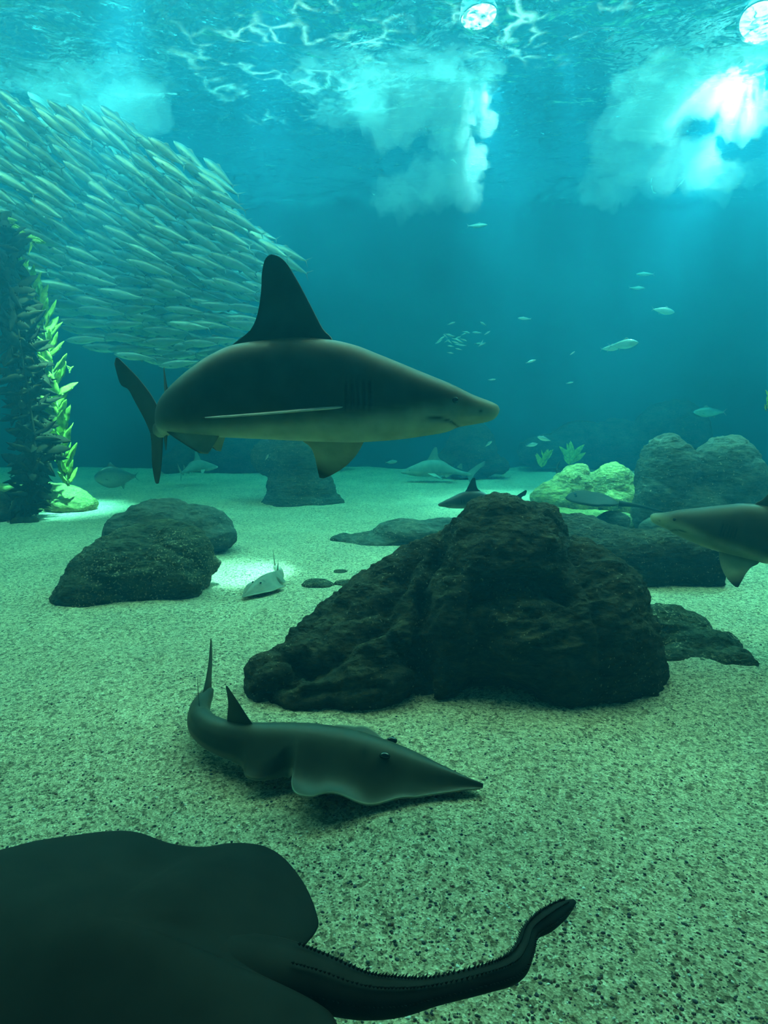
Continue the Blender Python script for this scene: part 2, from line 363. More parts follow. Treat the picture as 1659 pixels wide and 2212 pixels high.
rock('rock_slab', [B(1430, 1385, 4.6, 120, 80, 90), B(1510, 1410, 4.35, 90, 50, 80), B(1575, 1432, 4.1, 62, 30, 50), B(1450, 1432, 4.15, 95, 34, 60), B(1612, 1448, 3.98, 34, 14, 26)],
     M_ROCK2, 0.018, 'low layered rock slab sloping into sand beside the grooved boulder', 0.5, 21, fine=1.6)
rock('boulder', [B(290, 1262, 5.75, 152, 98, 110), B(205, 1295, 5.55, 100, 74, 85), B(385, 1222, 5.95, 78, 84, 80), B(350, 1185, 6.05, 88, 60, 70), B(300, 1215, 5.9, 100, 70, 80), B(450, 1222, 6.1, 25, 25, 30)],
     M_ROCK2, 0.022, 'speckled mossy boulder beside the bright light patch on sand', 0.75, 33)
rock('boulder', [B(345, 1145, 7.6, 90, 72, 80), B(420, 1150, 7.6, 85, 58, 70), B(470, 1165, 7.4, 45, 32, 50), B(270, 1150, 7.5, 42, 45, 50), B(350, 1110, 7.7, 55, 38, 40)],
     M_ROCK3, 0.026, 'smooth grey boulder behind the speckled mossy boulder', 0.6, 41)
rock('rock_pillar', [B(655, 1085, 11.6, 92, 32, 70), B(650, 1050, 11.6, 78, 50, 60), B(645, 990, 11.6, 62, 70, 60), B(640, 930, 11.7, 55, 70, 60), B(590, 990, 11.8, 48, 45, 40)],
     M_ROCK3, 0.04, 'tall hazy grey rock pillar standing below the large shark', 0.9, 52)
rock('rock_pillar', [B(1015, 980, 15.6, 58, 75, 50), B(1005, 930, 15.7, 38, 60, 40), B(1055, 1005, 15.5, 48, 22, 40), B(980, 1000, 15.6, 40, 30, 40)],
     M_ROCK, 0.05, 'dark distant rock pillar behind the grey shark resting low over sand', 0.9, 61)
def lit_extra(p, n):
    x0 = P(1292, 1060, 10.0).x
    return -0.42*np.exp(-((p[:, 0]-x0-0.02*vnoise(p*3, 5))/0.06)**2)*np.clip(-n[:, 1]*2+1.0, 0, 1)
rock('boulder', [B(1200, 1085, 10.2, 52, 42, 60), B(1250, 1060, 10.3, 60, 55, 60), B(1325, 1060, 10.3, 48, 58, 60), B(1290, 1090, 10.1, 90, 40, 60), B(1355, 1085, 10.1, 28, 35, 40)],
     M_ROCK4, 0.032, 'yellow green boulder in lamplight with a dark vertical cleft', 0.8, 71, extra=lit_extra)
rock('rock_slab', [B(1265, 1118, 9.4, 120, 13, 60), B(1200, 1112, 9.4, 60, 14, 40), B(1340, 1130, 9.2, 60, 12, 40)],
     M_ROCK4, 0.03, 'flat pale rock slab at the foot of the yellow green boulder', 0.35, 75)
rock('boulder', [B(1440, 1040, 9.0, 66, 102, 80), B(1425, 1090, 8.9, 55, 80, 70), B(1560, 1045, 9.0, 92, 106, 90), B(1620, 1100, 9.0, 75, 90, 80), B(1500, 1110, 8.8, 90, 75, 70)],
     M_ROCK3, 0.03, 'tall rounded twin humped boulder behind the brown shark', 0.8, 81)
rock('boulder', [B(1400, 1215, 6.3, 150, 72, 80, e=0.7), B(1490, 1225, 6.2, 68, 66, 70, e=0.6), B(1280, 1190, 6.5, 120, 62, 80), B(1230, 1160, 6.7, 90, 55, 70)],
     M_ROCK, 0.022, 'long dark boulder behind the grooved boulder, under the brown shark', 0.7, 91)
rock('flat_rock', [B(1325, 1128, 8.4, 36, 22, 26), B(1290, 1135, 8.4, 36, 14, 26)], M_ROCK3, 0.025, 'small round rock on top of the long dark boulder edge', 0.4, 95)
rock('flat_rock', [B(1425, 1142, 7.8, 46, 26, 30), B(1465, 1150, 7.9, 40, 20, 30)], M_ROCK3, 0.025, 'low grey rock in front of the twin humped boulder', 0.5, 97)
rock('flat_rock', [B(800, 1170, 8.0, 85, 16, 60), B(885, 1150, 8.1, 80, 28, 60), B(740, 1165, 8.0, 30, 14, 30), B(770, 1190, 7.6, 50, 8, 30), B(960, 1150, 8.2, 80, 34, 60)],
     M_ROCK3, 0.026, 'flat rock shelf lying on sand behind the grooved boulder', 0.5, 101)
for k, (px, py, rx, rz, lab) in enumerate(((742, 1238, 30, 8, 'small thin dark rock set apart behind the two others near the little guitarfish'), (686, 1264, 36, 11, 'small dark rock half buried by the little guitarfish tail'), (752, 1262, 34, 12, 'small dark rock half buried against the left flank of the grooved boulder'))):
    Y = G(px, py).y
    rock('flat_rock', [B(px, py, Y, rx, rz, rx*0.8), B(px+rx*0.4, py+3, Y-0.05, rx*0.5, rz*0.7, rx*0.6)], M_ROCK2, 0.018,
         lab, 0.3, 110+k, group='small buried rocks')
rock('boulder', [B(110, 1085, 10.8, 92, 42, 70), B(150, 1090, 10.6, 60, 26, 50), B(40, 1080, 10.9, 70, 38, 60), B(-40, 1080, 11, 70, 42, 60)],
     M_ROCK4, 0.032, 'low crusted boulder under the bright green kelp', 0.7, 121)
rock('boulder', [B(-12, 1100, 9.6, 32, 42, 40), B(-50, 1110, 9.6, 50, 60, 50)], M_ROCK, 0.03, 'dark rock beside the dark kelp column holdfast', 0.6, 131)
rock('rock_mound', [B(520, 985, 17.3, 150, 55, 70), B(640, 980, 17.4, 120, 60, 60), B(430, 1005, 17.2, 90, 32, 50)], M_ROCK, 0.07, 'long dark rock mound at the back of the tank behind the grey pillar', 1.2, 141)
rock('rock_mound', [B(1180, 975, 17.5, 60, 40, 50), B(1250, 960, 17.6, 70, 55, 50), B(1330, 965, 17.6, 80, 60, 50), B(1450, 950, 17.6, 90, 90, 50)], M_ROCK, 0.07, 'dark rock mound at the back of the tank behind the twin humped boulder', 1.2, 151)

# ------------------------------------------------------------------ sharks
M_SKIN = mat_skin('shark_skin', 0.5, 0.25, 0.20, 9)
M_EYE = mat_plain('eye_black', (0.008, 0.010, 0.010), 0.15, 0.6)
BODY = [  # distance behind the snout, top, bottom, half width (in 1/1150 of the length)
    (0, 1, -3, 2), (4, 8, -12, 12), (12, 13, -21, 24), (26, 19, -27, 33), (45, 26, -31, 40), (62, 33, -34, 45), (90, 47, -39, 52), (114, 58, -49, 58), (166, 79, -58, 68), (217, 100, -65, 76), (269, 121, -69, 82),
    (311, 137, -71, 86), (368, 149, -70, 88), (440, 152, -67, 88), (497, 147, -64, 84), (565, 136, -61, 76), (611, 116, -59, 68), (648, 91, -57, 58), (690, 62, -55, 47), (730, 39, -54, 38), (790, 12, -57, 28), (850, -6, -62, 20), (930, -26, -70, 12), (965, -36, -64, 8)]
ZB = [(0, 3), (20, 8), (100, 9), (160, 6), (217, -6), (300, -14), (400, -22), (520, -32), (640, -42), (760, -48), (965, -70)]
ZK, ZQ = 0.99, math.tan(PITCH)/F
def spine(tab, ds=2.0, smax=1200):
    """plan curve: tab of (s, heading change in degrees); returns position and lateral vectors"""
    s = np.arange(0, smax, ds); ph = np.radians(smooth_tab(tab, s)[:, 0])
    d = np.stack([-np.cos(ph), np.sin(ph)], 1); c = np.vstack([[0, 0], np.cumsum(d*ds, 0)[:-1]])
    def f(x, y, z):
        x = np.asarray(x, float); k = np.clip(x/ds, 0, len(s)-1.001); i = k.astype(int); t = (k-i)[:, None]
        C = c[i]*(1-t)+c[i+1]*t; p = ph[i]*(1-t[:, 0])+ph[i+1]*t[:, 0]; xs = np.minimum(x, 0)
        return np.stack([C[:, 0]+np.sin(p)*y - xs, C[:, 1]+np.cos(p)*y, z], 1)
    return f
def foil(mb, LE, TE, thick, normal, fn, col, nst=22, nch=14, edge=None):
    """a fin: leading and trailing edges as lists of (s, y, z) from root to tip"""
    u = np.linspace(0, 1, nst)
    L = smooth_tab([(i/(len(LE)-1), *p) for i, p in enumerate(LE)], u); T = smooth_tab([(i/(len(TE)-1), *p) for i, p in enumerate(TE)], u)
    th = thick[0]*(1-u)+thick[1]*u; nrm = np.array(normal, float); nrm /= np.linalg.norm(nrm)
    cs = 0.5*(1-np.cos(np.pi*np.linspace(0, 1, nch))); sh = 2.6*(np.sqrt(cs)*0.35-0.05*cs-0.30*cs**2)*0.5+0.02*(1-cs)
    rows, cols = [], []
    for i in range(nst):
        a = L[i]+(T[i]-L[i])*cs[:, None]
        up = a+nrm*(th[i]*sh)[:, None]; dn = a-nrm*(th[i]*sh)[:, None]
        ring = np.vstack([up, dn[-2:0:-1]]); cc = np.concatenate([cs, cs[-2:0:-1]])
        side = np.concatenate([np.ones(nch), -np.ones(nch-2)])
        rows.append(ring); cols.append([col(u[i], c, s_) for c, s_ in zip(cc, side)])
    R = [fn(r[:, 0], r[:, 1], r[:, 2]) for r in rows]
    mb.grid([r.tolist() for r in R], cols=cols)
def mix3(a, b, t):
    t = min(1, max(0, t)); return tuple(x+(y-x)*t for x, y in zip(a, b))
def shark(name, label, k, bend, mtx, dark, pale, pose=('level', 'hang'), group=None, ds=3.0, nr=56, eyes=True, mouth=True):
    mb = MB(); fs = spine(bend); fn = lambda x, y, z: fs(x, y, (np.asarray(z, float)*ZK/(1+np.asarray(z, float)*ZQ)))
    S = np.concatenate([[0, 1.2, 2.5, 4, 6, 8.5], np.arange(12, 966, ds)]); T = smooth_tab(BODY, S)
    th = np.linspace(0, 2*math.pi, nr, endpoint=False); c, sn = np.cos(th), np.sin(th)
    zb = smooth_tab(ZB, S)[:, 0]; rows, cols = [], []
    for s, (top, bot, w), b in zip(S, T, zb):
        zc = (top+bot)/2 - 0.10*(top-bot)
        y = w*np.sign(c)*np.abs(c)**0.85; z = zc+np.where(sn > 0, (top-zc)*np.abs(sn)**0.95, -(zc-bot)*np.abs(sn)**0.9)
        shade = 1/(1+np.exp(-(z-b)/6.5))          # 1 = back, 0 = belly
        inn = np.zeros(nr); dk = np.ones(nr)
        if mouth:
            for g0 in (282, 294, 307, 319, 331):
                e = np.exp(-((s-g0-(z-30)*0.06)/2.6)**2)*np.clip((z-2)/8, 0, 1)*np.clip((60-z)/8, 0, 1)*(np.abs(c) > 0.3); inn += 7.0*e; dk -= 0.7*e
            if 84 < s < 168:
                zm = float(np.interp(s, [84, 92, 112, 135, 160], [-41, -37, -24, -18, -19]))
                e = np.exp(-((z-zm)/2.6)**2)*min(1, (168-s)/12)*(np.abs(c) > 0.2); inn += 6*e; dk -= 0.75*e
                e2 = np.exp(-((z-zm+9)/6)**2)*min(1, (168-s)/20, (s-84)/10)*(np.abs(c) > 0.2); inn -= 2.0*e2
            if 38 < s < 58:
                e = np.exp(-((s-46)/4)**2-((z+4)/3)**2)*(np.abs(c) > 0.3); inn += 3*e; dk -= 0.7*e
        y = y*(1-inn/np.maximum(w, 6)*0.9)
        rows.append(fn(np.full(nr, s), y, z).tolist())
        cols.append([tuple(q*d for q in mix3(pale, dark, h)) for h, d in zip(shade, np.clip(dk, 0.1, 1))])
    mb.grid(rows, cols=cols)
    dk_ = lambda u, c, s_: mix3(dark, tuple(x*0.6 for x in dark), u)
    # first dorsal, second dorsal, caudal lobes
    foil(mb, [(352, 0, 125), (360, 0, 153), (378, 0, 172), (399, 0, 214), (425, 0, 266), (448, 0, 307), (466, 0, 325), (482, 0, 330)],
             [(585, 0, 115), (566, 0, 139), (530, 0, 168), (513, 0, 206), (505, 0, 254), (503, 0, 286), (497, 0, 315), (488, 0, 328)], (26, 4), (0, 1, 0), fn, dk_)
    foil(mb, [(770, 0, 45), (790, 0, 70), (815, 0, 98)], [(840, 0, 15), (842, 0, 52), (838, 0, 94)], (10, 2), (0, 1, 0), fn, dk_, 10)
    foil(mb, [(900, 0, -30), (960, 0, 22), (1030, 0, 74), (1095, 0, 116), (1128, 0, 136), (1140, 0, 139)],
             [(985, 0, -75), (1018, 0, -30), (1062, 0, 18), (1092, 0, 52), (1128, 0, 68), (1150, 0, 122)], (14, 3), (0, 1, 0), fn, dk_)
    foil(mb, [(900, 0, -55), (915, 0, -90), (936, 0, -140), (958, 0, -180), (966, 0, -186)],
             [(995, 0, -60), (992, 0, -90), (994, 0, -140), (984, 0, -180), (974, 0, -187)], (12, 3), (0, 1, 0), fn, dk_)
    # pelvic and anal
    pel = lambda u, c, s_: mix3(mix3(pale, dark, 0.15+0.15*u), dark, (c-.75)*5)
    for sd in (-1, 1):
        foil(mb, [(590, 25*sd, -45), (602, 34*sd, -70), (614, 44*sd, -92)], [(715, 25*sd, -48), (672, 34*sd, -66), (628, 44*sd, -91)], (9, 2), (0, 1, 0.5*sd), fn, pel, 12)
    foil(mb, [(820, 0, -55), (840, 0, -80), (862, 0, -97)], [(900, 0, -62), (888, 0, -82), (876, 0, -98)], (8, 2), (0, 1, 0), fn, dk_, 8)
    # pectorals: near one spread level, far one hanging
    pc = lambda u, c, s_: (0.75, 0.75, 0.70) if c < 0.12 else mix3(mix3(pale, dark, 0.85 if s_ > 0 else 0.15), dark, (u-0.75)*4)  # pale front edge is a lit rim painted into the fin colour
    pf = lambda u, c, s_: mix3(mix3(pale, dark, 0.35), tuple(x*0.6 for x in dark), (u-0.55)*3)
    for sd, ps in zip((-1, 1), pose):
        Q = lambda pts: [(a, b*sd, c) for a, b, c in pts]
        if ps == 'level':
            foil(mb, Q([(325, 60, 4), (333, 84, 5), (400, 118, -1), (480, 165, -8), (545, 205, -13), (575, 222, -15)]),
                 Q([(440, 60, -2), (447, 84, -3), (500, 125, -8), (540, 165, -12), (568, 200, -15), (580, 220, -16)]), (20, 7), (0, -0.1*sd, 1), fn, pc)
        elif ps == 'hang':
            foil(mb, Q([(285, 40, -50), (292, 48, -72), (308, 68, -102), (333, 92, -130), (362, 110, -150), (384, 120, -160)]),
                 Q([(435, 40, -50), (428, 48, -70), (412, 66, -84), (403, 90, -108), (399, 108, -132), (394, 120, -158)]), (14, 3), (0, 0.8, 0.5*sd), fn, pf)
        else:
            foil(mb, Q([(325, 60, -10), (345, 90, -30), (400, 130, -55), (470, 180, -80), (520, 205, -95)]),
                 Q([(440, 60, -15), (450, 90, -32), (480, 130, -58), (505, 180, -80), (525, 204, -95)]), (15, 4), (0, -0.4*sd, 1), fn, pf)
    v = np.array(mb.v)*k; A = np.array(mtx.to_3x3()); v = v @ A.T; mb.v = [tuple(x) for x in v]
    root = thing(name, label, 'shark', mtx.translation, group)
    link('body', mb.mesh(name), M_SKIN, root)
    if eyes:
        for sd in (-1, 1):
            e = fn(np.array([102.0]), np.array([52.5*sd]), np.array([19.0]))[0]*k
            em = MB(); ev, ef = ell((0, 0, 0), (6.5*k, 3.5*k, 6.5*k), sub=2); em.add(ev @ A.T + A @ e, ef); link('eye', em.mesh('eye'), M_EYE, root)
    return root
Rz = lambda a: Matrix.Rotation(math.radians(a), 4, 'Z')
Ry = lambda a: Matrix.Rotation(math.radians(a), 4, 'Y')
Rx = lambda a: Matrix.Rotation(math.radians(a), 4, 'X')
MIR = Matrix.Scale(-1, 4, (1, 0, 0))
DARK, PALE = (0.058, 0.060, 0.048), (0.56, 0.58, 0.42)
shark('shark', 'large grey shark with tall dorsal fin and pale belly, swimming above the grooved boulder', K(3.0),
      [(0, 0), (590, 0), (680, 30), (760, 62), (860, 66), (920, 58), (990, 44), (1200, 34)], Matrix.Translation(P(1079, 884, 3.0)), DARK, PALE)
shark('shark', 'brown shark with pale belly gliding before the twin humped boulder', K(3.0)*0.84,
      [(0, 0), (500, 0), (800, 20), (1200, 30)], Matrix.Translation(P(1405, 1114, 4.75)) @ Rz(-34) @ Ry(10) @ MIR,
      (0.055, 0.040, 0.022), (0.42, 0.40, 0.25), pose=('hang', 'spread'), ds=5)
shark('shark', 'dark slim shark swimming half hidden behind the top of the grooved boulder', 0.9/1150,
      [(0, 0), (500, 0), (800, -16), (1200, -30)], Matrix.Translation(P(946, 1090, 6.6)) @ Rz(6) @ Ry(-3) @ MIR,
      (0.035, 0.04, 0.045), (0.12, 0.13, 0.11), pose=('spread', 'spread'), ds=9, nr=32)
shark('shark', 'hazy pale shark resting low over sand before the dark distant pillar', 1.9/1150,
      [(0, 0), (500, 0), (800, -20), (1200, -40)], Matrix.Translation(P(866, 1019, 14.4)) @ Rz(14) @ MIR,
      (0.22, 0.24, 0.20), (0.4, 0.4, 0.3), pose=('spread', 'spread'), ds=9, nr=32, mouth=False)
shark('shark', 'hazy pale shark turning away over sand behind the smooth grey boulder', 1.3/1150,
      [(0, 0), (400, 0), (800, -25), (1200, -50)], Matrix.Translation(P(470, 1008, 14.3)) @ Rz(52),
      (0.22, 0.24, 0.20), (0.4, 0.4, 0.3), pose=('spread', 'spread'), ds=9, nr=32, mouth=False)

# ------------------------------------------------------------------ guitarfish
GF_W = [(0, .004), (.012, .013), (.04, .026), (.1, .058), (.18, .102), (.25, .132), (.31, .152), (.355, .163), (.385, .155), (.402, .125), (.415, .085), (.44, .066), (.465, .085), (.50, .098), (.525, .090), (.545, .062), (.57, .050), (.65, .042), (.75, .034), (.85, .026), (.93, .018), (.97, .010)]
GF_H = [(0, .010), (.03, .018), (.1, .040), (.18, .066), (.26, .085), (.35, .097), (.45, .095), (.55, .080), (.65, .064), (.75, .050), (.85, .038), (.93, .024), (.97, .012)]
GF_B = [(0, .003), (.05, .014), (.15, .05), (.25, .072), (.35, .078), (.45, .070), (.55, .056), (.65, .044), (.75, .036), (.85, .027), (.93, .018), (.97, .010)]
def guitarfish(name, label, Lm, bend, mtx, dark, pale, wave=1.0, lift=0.0, seed=0):
    mb = MB(); fn = spine(bend, 0.002, 1.3)
    S = np.concatenate([[0, .002, .005, .009], np.linspace(.014, .97, 190)]); m = 33
    W = smooth_tab(GF_W, S)[:, 0]; H = smooth_tab(GF_H, S)[:, 0]; Bw = smooth_tab(GF_B, S)[:, 0]
    rows, cols = [], []
    for s, w, h, b in zip(S, W, H, Bw):
        t = np.sin(np.linspace(-1, 1, m)*math.pi/2); y = t*w
        e = min(.0045, h*0.3)
        body = np.exp(-np.abs(y/max(b, 1e-4))**2.4*0.9); rim = np.sqrt(np.maximum(0, 1-t**2))
        zt = e + (h-e)*body*np.minimum(1, rim*1.6); zb = np.zeros(m) + e*0.2
        zt[0] = zt[-1] = zb[0] = zb[-1] = e*0.6
        disc = np.clip((s-.14)/.1, 0, 1)*np.clip((.43-s)/.02, 0, 1)
        wv = wave*disc*np.abs(t)**3*(.018*math.sin((s-.13)*34+seed)+.012+.030*np.clip((s-.34)/.05, 0, 1))
        lf = lift*np.clip((s-.45)/.3, 0, 1)**1.5
        zt = zt+wv+lf; zb = zb+wv+lf
        col = []
        for q in list(t)+list(t[-2:0:-1]): col.append(q)
        ct = [mix3(dark, pale, 0.7*max(0, (abs(q)-.955)/.045)*(1 if s < .43 else .4)) for q in t]
        cb = [pale]*(m-2)
        if mtx is not None:
            dk = np.exp(-((s-.262)/.008)**2-((np.abs(y)-.036)/.010)**2); ct = [tuple(x*(1-.7*d) for x in c) for c, d in zip(ct, dk)]
        rows.append(fn(np.full(2*m-2, s), np.concatenate([y, y[-2:0:-1]]), np.concatenate([zt, zb[-2:0:-1]])).tolist()); cols.append(ct+cb)
    mb.grid(rows, cols=cols)
    dk_ = lambda u, c, s_: mix3(dark, mix3(dark, pale, .12), u)
    z0 = lambda s: lift*max(0, min(1, (s-.45)/.3))**1.5
    foil(mb, [(.535, 0, .06+z0(.58)), (.562, 0, .092+z0(.6)), (.592, 0, .130+z0(.62)), (.618, 0, .158+z0(.64))], [(.625, 0, .05+z0(.66)), (.622, 0, .080+z0(.66)), (.618, 0, .115+z0(.66)), (.624, 0, .156+z0(.66))], (.012, .003), (0, 1, 0), fn, dk_, 14)
    foil(mb, [(.755, 0, .035+z0(.75)), (.775, 0, .068+z0(.75)), (.80, 0, .115+z0(.75))], [(.82, 0, .030+z0(.8)), (.815, 0, .06+z0(.8)), (.805, 0, .113+z0(.8))], (.010, .002), (0, 1, 0), fn, dk_, 12)
    foil(mb, [(.86, 0, .02+z0(.9)), (.92, 0, .05+z0(.9)), (.965, 0, .09+z0(.9)), (.985, 0, .13+z0(.9)), (.995, 0, .150+z0(.9))], [(.985, 0, -.005+z0(.9)), (.99, 0, .03+z0(.9)), (1.005, 0, .075+z0(.9)), (1.01, 0, .125+z0(.9)), (1.005, 0, .149+z0(.9))], (.010, .002), (0, 1, 0), fn, dk_, 14)
    A = np.array(mtx.to_3x3()); mb.v = [tuple(x) for x in (np.array(mb.v)*Lm) @ A.T]
    root = thing(name, label, 'guitarfish', mtx.translation)
    link('body', mb.mesh(name), M_SKIN, root)
    for sd in (-1, 1):
        e = fn(np.array([.215]), np.array([.036*sd]), np.array([.066]))[0]*Lm
        em = MB(); ev, ef = ell((0, 0, 0), (.013*Lm, .008*Lm, .008*Lm), sub=2); em.add(ev @ A.T + A @ e, ef); link('eye', em.mesh('eye'), M_EYE, root)
    return root
def pose_between(a, b, mirror_side=False):
    """matrix whose local -X runs from snout a to body point b, standing on the sand"""
    d = b-a; ang = math.degrees(math.atan2(d.y, d.x))
    return Rz(ang-180)
a, b = GZ(1043, 1716), GZ(640, 1672)
guitarfish('guitarfish', 'dark brown guitarfish lying on sand before the grooved boulder', 1.86,
    [(0, 0), (.48, 0), (.57, 6), (.64, 18), (.72, 40), (.80, 60), (.90, 74), (1.3, 74)], Matrix.Translation(a+Vector((0, 0, .03))) @ pose_between(a, b),
    (0.040, 0.042, 0.028), (0.36, 0.36, 0.25), 1.0, 0.02, 1.73)
a, b = GZ(524, 1298), GZ(600, 1262)
guitarfish('guitarfish', 'small pale grey guitarfish beside the bright light patch on sand', 1.10,
    [(0, 0), (.42, 0), (.55, -10), (.70, -30), (.85, -40), (1.3, -42)], Matrix.Translation(a+Vector((0, 0, .03))) @ pose_between(a, b),
    (0.20, 0.20, 0.15), (0.5, 0.5, 0.38), 0.3, 0.02, 1.4)

# ------------------------------------------------------------------ rays
M_RAY = mat_skin('ray_skin', 0.7, 0.12, 0.3, 8)
def tube(mb, pts, radii, col, n=14, sub=6, flat=1.0):
    u = np.linspace(0, 1, (len(pts)-1)*sub+1)
    C = smooth_tab([(i/(len(pts)-1), *p) for i, p in enumerate(pts)], u); R = smooth_tab([(i/(len(pts)-1), r) for i, r in enumerate(radii)], u)[:, 0]
    T = np.gradient(C, axis=0); rows = []
    for c, t, r in zip(C, T, R):
        t = Vector(t).normalized(); s = Vector((0, 0, 1)) - t*t.z
        s = s.normalized() if s.length > 1e-4 else Vector((1, 0, 0)); w = t.cross(s)
        rows.append([tuple(Vector(c)+w*(math.cos(a)*r)+s*(math.sin(a)*r*flat)) for a in np.linspace(0, 2*math.pi, n, endpoint=False)])
    mb.grid(rows, cols=[[col]*n for _ in rows]); return C, T, R
def stingray():
    z0 = 0.30; Gp = lambda p, z=z0: G(p[0], p[1], z)
    out = [(-360, 2060), (-260, 1935), (-130, 1873), (0, 1840), (78, 1817), (160, 1806), (235, 1801), (298, 1806), (368, 1828), (439, 1832), (502, 1822), (560, 1828), (600, 1850), (635, 1885), (666, 1930), (687, 1985), (683, 2013), (664, 2042),
           (640, 2090), (660, 2160), (715, 2192), (735, 2250), (700, 2330), (600, 2400), (420, 2450), (150, 2470), (-150, 2420), (-330, 2260)]
    n = len(out); pts = np.array([Gp(p)[:] for p in out+out[:3]])
    th = smooth_tab([(i, *p) for i, p in enumerate(pts)], np.linspace(1, n+1, 161)[:-1]+0.0)
    c = np.array(Gp((230, 2110))[:]); blk = (0.010, 0.011, 0.011); rows, cols = [], []  # dark skin, blackened further by the shade put into its colour
    rs = np.concatenate([np.linspace(0.03, .9, 22), [.94, .97, .99, 1.0]])
    def zt(r): return 0.10*(1-r**2)**0.8 + 0.05*np.exp(-(r/.45)**2) + 0.006
    wv = 0.006*np.sin(np.linspace(0, 2*math.pi*5, 160)+1)
    for sgn, rr in ((1, rs), (-1, rs[::-1][1:])):
        for r in rr:
            q = c+(th-c)*r; q[:, 2] = z0 + wv*r**3 + (zt(r) if sgn > 0 else -0.4*zt(r)+0.004)
            rows.append(q.tolist()); cols.append([blk]*160)
    mb = MB(); mb.grid(rows, cols=cols)
    path = [(450, 2105), (600, 2112), (690, 2124), (784, 2150), (862, 2153), (940, 2141), (1045, 2115), (1105, 2093), (1132, 2055), (1146, 2015), (1178, 1990), (1212, 1966), (1240, 1947)]
    rad = [100, 82, 62, 48, 40, 29, 28, 29, 22, 19, 24, 19, 6]
    pp = [Gp(p)[:] for p in path]; rr = [r*(Vector(p)-Vector((0, 0, CAMH))).dot(Vector((0, _cp, -_sp)))/F for r, p in zip(rad, pp)]
    C, T, R = tube(mb, pp, rr, blk, 20, 10, 0.8)
    for k in range(14, len(C)-6):                                      # rows of small thorns
        for a in (0.35, 1.2, 2.0, 2.9):
            t = Vector(T[k]).normalized(); s = (Vector((0, 0, 1))-t*t.z).normalized(); w = t.cross(s); d = w*math.cos(a)+s*math.sin(a)
            b = Vector(C[k])+d*R[k]*0.9; h = 0.006+0.004*((k*7+int(a*10)) % 3)/2
            mb.add([b+t*.004, b+w.cross(d)*0.0-t*.004+s*.002, b-s*.004, b+d*h+t*.006], [(0, 1, 3), (1, 2, 3), (2, 0, 3), (0, 2, 1)], [blk]*4)
    o = c.copy(); mb.v = [tuple(Vector(v)-Vector(o)) for v in mb.v]
    root = thing('stingray', 'huge dark stingray with thick thorny tail hovering over sand before the dark brown guitarfish', 'stingray', o)
    link('body', mb.mesh('stingray'), M_RAY, root)
    for s in ((-190, 2060), (-190, 2240)):
        e = Gp(s, z0+.1)-Vector(o); em = MB(); em.add(*ell(e, (.022, .016, .016), sub=2)); link('eye', em.mesh('eye'), M_EYE, root)
stingray()
def small_ray(px, py, Y, span, label, col):
    k = span; mb = MB(); th = np.linspace(0, 2*math.pi, 48, endpoint=False); rows, cols = [], []
    rad = 0.5*(0.75+0.25*np.abs(np.sin(th))**3)*np.where(np.cos(th) < 0, 1.0, 0.85)
    for sg, rr in ((1, (.05, .3, .55, .75, .9, 1)), (-1, (.9, .6, .3, .05))):
        for r in rr:
            z = (0.09*(1-r**2)+.01)*(1 if sg > 0 else -.3) + 0.10*(np.abs(np.sin(th))*r)**2*np.cos(2.5)*-0.6
            rows.append(np.stack([np.cos(th)*rad*r*k, np.sin(th)*rad*r*k*1.15, z*k], 1).tolist()); cols.append([col]*48)
    mb.grid(rows, cols=cols)
    tube(mb, [(.32*k, 0, .01), (.6*k, .0, .0), (.9*k, .0, -.05*k), (1.25*k, .02, -.10*k)], [.04*k, .022*k, .012*k, .004*k], col, 8, 5)
    root = thing('stingray', label, 'stingray', P(px, py, Y)); root.rotation_euler = (0.05, math.radians(4), math.radians(-12)); link('body', mb.mesh('small_ray'), M_RAY, root)
    for sd in (-1, 1):
        em = MB(); em.add(*ell((-.25*k, .08*k*sd, .07*k), (.02*k, .015*k, .015*k), sub=1)); link('eye', em.mesh('eye'), M_EYE, root)
small_ray(1283, 1084, 8.5, 0.95, 'brown stingray gliding before the yellow green boulder, tail trailing', (0.022, 0.022, 0.014))  # skin colour darkened to stand in for shade before the boulder

# ------------------------------------------------------------------ kelp
rng = random.Random(7)
def leaf_mesh(name, w, m, curl, fold):
    mb = MB(); rows = []
    for u in np.linspace(0, 1, 12):
        ww = w*(math.sin(math.pi*min(1, max(0.02, u))**0.75)**0.8 + .02); t = .007
        cx, cz = u, curl*u*u; wz = 0.05*math.sin(u*14)
        ring = []
        for a in (-1, -.5, 0, .5, 1): ring.append((cx, a*ww, cz+fold*abs(a)*ww+wz*abs(a)*ww*3+t*(1-abs(a))))
        for a in (.5, 0, -.5): ring.append((cx, a*ww, cz+fold*abs(a)*ww+wz*abs(a)*ww*3-t*(1-abs(a))))
        rows.append(ring)
    mb.grid(rows)
    v, f = ell((.03, 0, 0), (.055, .028, .028), sub=1); mb.add(v, f)      # the gas bladder at the blade's foot
    me = mb.mesh(name); me.materials.append(m); return me
M_KB = mat_plain('bright_kelp', (0.48, 0.60, 0.08), 0.5, 0.3, 0.35, 6, 0.45)  # green blades, brightened so the colour carries part of the lamplight
M_KD = mat_plain('dark_kelp', (0.032, 0.027, 0.013), 0.8, 0.05, 0.35, 6, 0.05)  # brownish kelp, its colour darkened further to keep the column looking unlit
M_KS = mat_plain('kelp_stalk', (0.16, 0.20, 0.05), 0.6, 0.2)
LB = [leaf_mesh('bright_blade', w, M_KB, c, f) for w, c, f in ((.15, .15, .3), (.13, -.1, .5), (.17, .05, .2))]
LD = [leaf_mesh('dark_blade', w, M_KD, c, f) for w, c, f in ((.19, .35, .3), (.15, -.3, .5), (.21, .2, .2))]
